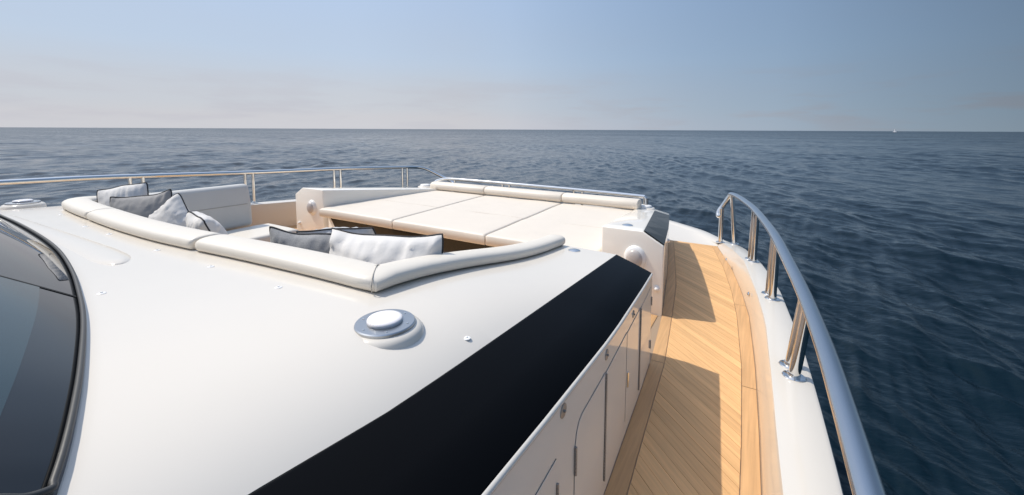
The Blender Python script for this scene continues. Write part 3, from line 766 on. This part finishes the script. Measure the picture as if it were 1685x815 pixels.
# ------------------------------------------------------------------ sofa
sofa = thing('sofa', 'U-shaped built-in sofa with cream seats sunk in the coachroof pit', 'sofa')
def seat(x0, x1, y0, y1, z, name='seat_cushion'):
    return pad([(x0, y0, 0), (x1, y0, 0), (x1, y1, 0), (x0, y1, 0)], lambda y: z, .13, M_LEATHER, name, sofa, r=.03, puff=.01)
box_mb(-4.33, -1.24, 1.08, 1.82, .0, .24).build('seat_base', M_GEL, sofa, smooth=False)
box_mb(-4.33, -3.86, 1.822, 2.34, .0, .24).build('seat_base', M_GEL, sofa, smooth=False)
box_mb(-1.74, -1.24, 1.822, 2.34, .0, .24).build('seat_base', M_GEL, sofa, smooth=False)
seat(-4.33, -3.82, 1.86, 2.38, .38); seat(-1.78, -1.25, 1.86, 2.38, .38)
for x0, x1 in ((-4.33, -3.3), (-3.29, -2.27), (-2.26, -1.25)): seat(x0, x1, 1.08, 1.85, .38)
# backrest bolsters along the top of the pit
def zb(x, y_): return zroof(x, y_) - .004
def bpath(pts, n=8): return [Vector((p.x, p.y, zb(p.x, p.y - .02))) for p in catmull([(x, y_, 0) for x, y_ in pts], n)]
BW, BH = .155, .066
def bol(pts, label, wf=None, n=8, endr=.018):
    o = sweep_cushion(bpath(pts, n), BW, BH, M_LEATHER, 'backrest_bolster', None, endr, ex=2.7, wf=wf)
    return tag(o, label, 'bolster', 'cream backrest bolsters round the sofa')
bol([(-3.50, .905), (-3.8, .915), (-4.1, .94), (-4.28, .985), (-4.40, 1.08), (-4.45, 1.25), (-4.46, 1.6)], 'cream backrest bolster curving round the far port corner of the sofa')
bol([(-2.23, .935), (-2.55, .905), (-2.9, .893), (-3.2, .895), (-3.485, .904)], 'long cream backrest bolster between two seams, behind the white pillows')
cpts = catmull([(-2.215, .937, 0), (-1.9, .975, 0), (-1.6, 1.005, 0), (-1.35, 1.03, 0), (-1.245, 1.041, 0)], 6) + [Vector((-1.212, 1.045, 0))] + catmull([(-1.213, 1.078, 0), (-1.215, 1.3, 0), (-1.20, 1.6, 0), (-1.15, 2.0, 0), (-1.115, 2.46, 0)], 7)
ci_ = 25
cp = [Vector((p.x, p.y, zb(p.x, p.y - .02))) for p in cpts]
al = [0]
for a_, b_ in zip(cp[:-1], cp[1:]): al.append(al[-1] + (b_ - a_).length)
sc = al[ci_] / al[-1]
def wcorner(t): return (1.0 - .16 * max(0, (t - sc) / (1 - sc))) * (1.29 if abs(t - sc) < 1e-4 else 1.0)
bc = sweep_cushion(cp, BW, BH, M_LEATHER, 'backrest_bolster', None, .04, ex=2.7, wf=wcorner)
tag(bc, 'cream corner backrest bolster with mitred seam, nearest the round deck light', 'bolster', 'cream backrest bolsters round the sofa')
dm = Vector((.66, -.75, 0)).normalized(); rg = []
for j in range(21):
    a_ = math.pi * (j / 20 * 1.3 - .15); ca, sa = math.cos(a_), math.sin(a_)
    rg.append(cp[ci_] + dm * (math.copysign(abs(ca) ** (2 / 2.7), ca) * BW * 1.29 / 2 + .0) + Vector((0, 0, BH / 2 + math.copysign(abs(sa) ** (2 / 2.7), sa) * BH / 2 + .0005)))
tube(rg, .0022, 6).build('stitched_seam', M_SEAM, bc)

# upright port backrest
bevelled('port_backrest', MB().loft([[(-4.56, y_, .37), (-4.56, y_, .785), (-4.405, y_, .80), (-4.36, y_, .60), (-4.345, y_, .37)] for y_ in (1.12, 1.6, 2.24)], True, True), M_BACK, sofa, .045, 5)
tube([(-4.3605, 1.18, .605), (-4.3605, 1.6, .605), (-4.3605, 2.19, .605)], .0035, 6).build('stitched_seam', M_SEAM, sofa)

# ------------------------------------------------------------------ throw pillows
def pillow(name_label, centre, w, h, th, yaw, lean, roll, mat_, seed, group='throw pillows on the sofa', fold=0.0):
    """centre of the pillow; yaw turns its width axis from +X, lean tips the top aft, roll spins it in its plane"""
    n = 30; V = {}; mb_ = MB(); per = []
    def shape(u, v, s):
        # outline with drawn-out corners and sagging edges
        cu, cv = abs(u), abs(v)
        ck = 1 - .06 * (cu * cv) ** 6
        x = u * (1 - .055 * (1 - cv ** 2.2)) * ck * (.965 + .035 * v); y_ = v * (1 - .05 * (1 - cu ** 2.2)) * ck
        b_ = max(0, (1 - cu ** 2.3)) ** .55 * max(0, (1 - cv ** 2.3)) ** .55
        nz = noise.noise(Vector((u * 1.7 + seed, v * 1.7, seed * 3.1))) * .10
        edgek = (1 - b_) * b_ * 4
        fold_ = .10 * edgek * noise.noise(Vector((u * 6.5 + seed * 2, v * 6.5, s * 5.0 + seed)))
        pl = max(0, v) ** 3 * noise.noise(Vector((u * 8.5 + seed * 3, seed, s))) * .34 * (1 - cv ** 6) + max(0, cu) ** 3 * noise.noise(Vector((seed, v * 5 + seed * 3, s))) * .2 * (1 - cu ** 6)
        zz = s * th / 2 * (b_ * (1 + nz) + fold_ + pl)
        sag = -fold * (1 - cu ** 2) * (v + 1) / 2
        bend = .03 * h * math.sin(seed * 5 + u * 1.6) * (v * .5 + .5)
        return Vector((x * w / 2, y_ * h / 2 + sag * h + .005 * math.sin(u * 5 + seed), zz + bend))
    for s in (1, -1):
        rows = [[shape(-1 + 2 * i / n, -1 + 2 * j / n, s) for i in range(n + 1)] for j in range(n + 1)]
        mb_.loft(rows)
        if s == 1: per = [rows[0][i] for i in range(n)] + [rows[j][n] for j in range(n)] + [rows[n][i] for i in range(n, 0, -1)] + [rows[j][0] for j in range(n, 0, -1)]
    rotm = Matrix.Rotation(yaw, 4, 'Z') @ Matrix.Rotation(R(90) + lean, 4, 'X') @ Matrix.Rotation(roll, 4, 'Z')
    me = bpy.data.meshes.new('throw_pillow'); me.from_pydata([tuple(p) for p in mb_.v], [], mb_.f)
    bm = bmesh.new(); bm.from_mesh(me); bmesh.ops.remove_doubles(bm, verts=bm.verts, dist=1e-5); bmesh.ops.recalc_face_normals(bm, faces=bm.faces); bm.to_mesh(me); bm.free()
    o = link('throw_pillow', me, mat_, None, True, 80)
    o.matrix_world = Matrix.Translation(centre) @ rotm
    tag(o, name_label, 'pillow', group)
    tb = tube(per + [per[0], per[1]], .0046, 6, cap=False)
    tb.build('piping', M_PIPE, o, angle=80)
    return o
VIEW = HEAD
SEAT_Z = .385
def lean_pillow(label, top, w, th, yaw, lean, roll, m, seed, fold=0.0):
    """a pillow that stands on the seat and whose top edge leans aft on the backrest"""
    h = (top[2] - SEAT_Z) / math.cos(lean); upv = Matrix.Rotation(yaw, 3, 'Z') @ Vector((0, -math.sin(lean), math.cos(lean)))
    return pillow(label, Vector(top) - upv * h / 2, w, h, th, yaw, lean, roll, m, seed, fold=fold)
lean_pillow('white pillow leaning upright in the far port corner of the sofa', (-4.10, 1.22, .925), .33, .15, R(50), R(-18), R(8), M_PWHITE, 1.3)
lean_pillow('plain mid-grey pillow between white pillows in the port corner', (-3.86, 1.24, .89), .42, .17, R(36), R(-12), R(7), M_PGREY, 2.1, .05)
pillow('white pillow with peaked corner leaning before the grey pillow', (-3.63, 1.29, .635), .37, .37, .17, R(28), R(-16), R(38), M_PWHITE, 3.7)
lean_pillow('small white pillow turned to show dark piping down its side', (-3.17, 1.26, .785), .30, .20, R(-2), R(22), R(-3), M_PWHITE, 4.9)
lean_pillow('white pillow barely showing its piped top edge above the long bolster', (-2.45, 1.25, .715), .44, .15, R(20), R(12), R(-4), M_PWHITE, 5.4)
lean_pillow('charcoal tweed pillow beside the big white pillow', (-1.99, 1.29, .84), .47, .19, R(24), R(8), R(-2), M_PDARK, 6.6, .04)
lean_pillow('large white pillow with dark piping, nearest the sofa corner', (-1.515, 1.375, .880), .60, .29, R(22), R(-5), R(0), M_PWHITE, 7.7, .05)
lean_pillow('light grey tweed pillow half hidden behind the big white pillow', (-2.05, 1.49, .79), .48, .15, R(24), R(36), R(2), M_PLIGHT, 8.2)

# pit floor
MB().add([(-4.9, 1.5, .002), (-.58, 1.5, .002), (-.58, 3.2, .002), (-4.9, 3.2, .002)], [(0, 1, 2, 3)])
pf = thing('pit_floor', None, None); COL.objects.unlink(pf); bpy.data.objects.remove(pf)
pit_floor = box_mb(-4.95, -1.26, 1.3, 3.2, -.06, -.012).build('pit_floor', M_CAULK, smooth=False)
tag(pit_floor, 'teak floor of the seating pit between sofa and sunpad', 'floor', kind='structure')
yy = 1.80
while yy < 3.1:
    box_mb(-4.94, -1.27, yy, yy + .056, -.012, .001).build('plank', M_TEAKM2 if False else M_TEAK, pit_floor, smooth=False); yy += .059
# passage floor on the starboard side
for k in range(9):
    x0 = -1.26 + k * .083
    if x0 + .08 < -.52: box_mb(x0, x0 + .08, 2.515, 3.09, -.004, .0008).build('plank', M_TEAKM, deck, smooth=False)

# ------------------------------------------------------------------ port side deck and bulwark
pdk = box_mb(-5.66, -4.955, .5, 5.3, -.06, -.002).build('port_deck', M_TEAKM, smooth=False)
tag(pdk, 'strip of teak deck on the port side behind the sofa', 'deck', kind='structure')
pb = thing('bulwark', 'port bulwark with white cap seen beyond the sofa end', 'bulwark')
PCAP = [(-.8, .44), (.8, .42), (2.9, .365), (3.5, .33), (4.2, .32), (5.5, .27), (6.2, .2)]
PXO = [(-.8, -5.95), (1, -5.9), (2.5, -5.86), (3.5, -5.80), (4.2, -5.72), (5.0, -5.52), (5.6, -5.22), (6.0, -4.9), (6.3, -4.5)]
si = []; sc_ = []; sh = []
for y_ in np.linspace(-.8, 6.3, 50):
    xo = itp(y_, PXO); z = itp(y_, PCAP); xi = xo + .2
    si.append([(xi + .02, y_, -.01), (xi + .01, y_, z * .6), (xi + .005, y_, z - .02), (xi, y_, z - .005)])
    sc_.append([(xi, y_, z - .005), (xi - .012, y_, z), (xo + .02, y_, z), (xo, y_, z - .02)])
    sh.append([(xo, y_, z - .02), (xo - .0, y_, z - .3), (xo + .05, y_, -.6), (xo + .5, y_, -2.3)])
MB().loft(si).build('inner_face', M_GELTINT, pb); MB().loft(sc_).build('cap', M_GEL, pb); MB().loft(sh).build('hull_side', M_GEL, pb)

# ------------------------------------------------------------------ rails
def post(parent, x, y_, z0, z1, r=.0225, top=None):
    top = top or (x, y_)
    p = tube([(x, y_, z0), ((x + top[0]) / 2, (y_ + top[1]) / 2, (z0 + z1) / 2), (*top, z1)], r, 14).build('stanchion', M_STEEL, parent)
    lathe([(.0, .0), (.047, 0), (.048, .004), (.045, .008), (.027, .0095), (.026, .022), (.022, .026), (.0, .026)], 26, (x, y_, z0), None, .9).build('base_flange', M_STEEL, p, angle=40)
    return p
sr = thing('guard_rail', 'starboard guard rail of wide satin steel tube on polished stanchions', 'rail')
RAILP = [(.275, -.9, .50), (.262, -.2, .512), (.250, .5, .525), (.243, 1.1, .537), (.240, 1.5, .545), (.232, 1.9, .553), (.205, 2.45, .562), (.157, 3.0, .583), (.107, 3.5, .603), (.041, 4.05, .603), (-.048, 4.6, .612), (-.172, 5.14, .615), (-.25, 5.38, .617), (-.284, 5.46, .612)]
hp = catmull(RAILP, 7)
tube(hp, .033, 20, .022).build('handrail', M_RAIL, sr, angle=80)
tube(catmull([(-.284, 5.46, .612), (-.31, 5.475, .565), (-.365, 5.48, .465), (-.402, 5.47, .40), (-.410, 5.45, .355), (-.395, 5.43, .345), (-.373, 5.426, .365)], 5), .026, 14, .026).build('rail_end', M_STEEL, sr, angle=80)
def rail_at(y_): return itp(y_, [(p.y, p.x) for p in hp]), itp(y_, [(p.y, p.z) for p in hp])
for x, y_ in ((-.373, 5.426), (-.223, 5.43), (-.046, 4.50), (-.019, 4.385), (.09, 3.475), (.110, 3.375), (.166, 2.375), (.175, 2.268), (.195, 1.12), (.198, 1.01)):
    rx, rz = rail_at(y_); 
    if y_ == 5.426: rx, rz = -.373, .45
    post(sr, x, y_, zcap(y_), rz - .01, .0245, (rx - .004 if y_ != 5.426 else rx, y_))
pr = thing('guard_rail', 'long port guard rail of slim steel tube behind the sofa', 'rail')
PR = [(-5.78, .2, .88), (-5.76, .84, .862), (-5.75, 1.4, .85), (-5.75, 1.9, .826), (-5.75, 2.95, .772), (-5.72, 3.6, .747), (-5.68, 4.2, .725), (-5.62, 5.0, .685), (-5.56, 5.6, .652), (-5.52, 5.86, .63), (-5.45, 6.0, .585), (-5.25, 6.12, .47), (-5.05, 6.2, .37), (-4.95, 6.2, .30)]
tube(catmull(PR, 6), .0265, 12, .0265).build('handrail', M_STEEL, pr, angle=80)
for y_ in (1.72, 1.83, 2.87, 2.97, 4.14, 4.25, 5.47, 5.58):
    px_ = itp(y_, [(a[1], a[0]) for a in PR]); pz_ = itp(y_, [(a[1], a[2]) for a in PR])
    post(pr, px_ + .005, y_, itp(y_, PCAP) - .0, pz_ - .01, .0195)
fr = thing('bow_rail', 'steel rail running across behind the ivory headrest bolsters', 'rail')
FR = [(-4.55, 5.16, .40), (-4.56, 5.2, .48), (-4.52, 5.23, .515), (-4.36, 5.25, .548), (-4.0, 5.26, .553), (-3.2, 5.265, .55), (-2.4, 5.265, .545), (-1.7, 5.26, .537), (-1.27, 5.25, .53), (-1.215, 5.247, .522), (-1.20, 5.245, .49)]
tube(catmull(FR, 6), .0235, 14).build('handrail', M_STEEL, fr, angle=80)
tube([(-1.203, 5.245, .515), (-1.203, 5.245, .46), (-1.203, 5.245, .44)], .034, 16).build('end_socket', M_RAIL, fr, angle=40)
tube([(-1.203, 5.245, .45), (-1.203, 5.245, .40)], .017, 12).build('end_post', M_STEEL, fr)
for x in (-4.2, -3.30, -3.18, -2.16, -2.04):
    tube([(x, 5.262, .545), (x, 5.262, .33)], .0145, 10).build('stanchion', M_STEEL, fr)
def rail_foot(x, y_, z, label):
    o = thing('rail_foot', label, 'rail foot', (x, y_, z), 'round white feet at the ends of the bow rail')
    lathe([(.125, -.06), (.125, .0), (.120, .012), (.10, .018), (.085, .019)], 34).build('base', M_GEL, o, angle=60)
    lathe([(.085, .016), (.085, .034), (.078, .042), (.05, .045), (0, .046)], 34).build('cover', M_PLASTIC, o, angle=60)
rail_foot(-1.205, 5.2, .392, 'round white foot under the starboard end of the bow rail')
rail_foot(-4.77, 5.2, .395, 'round white foot by the port end of the bow rail')
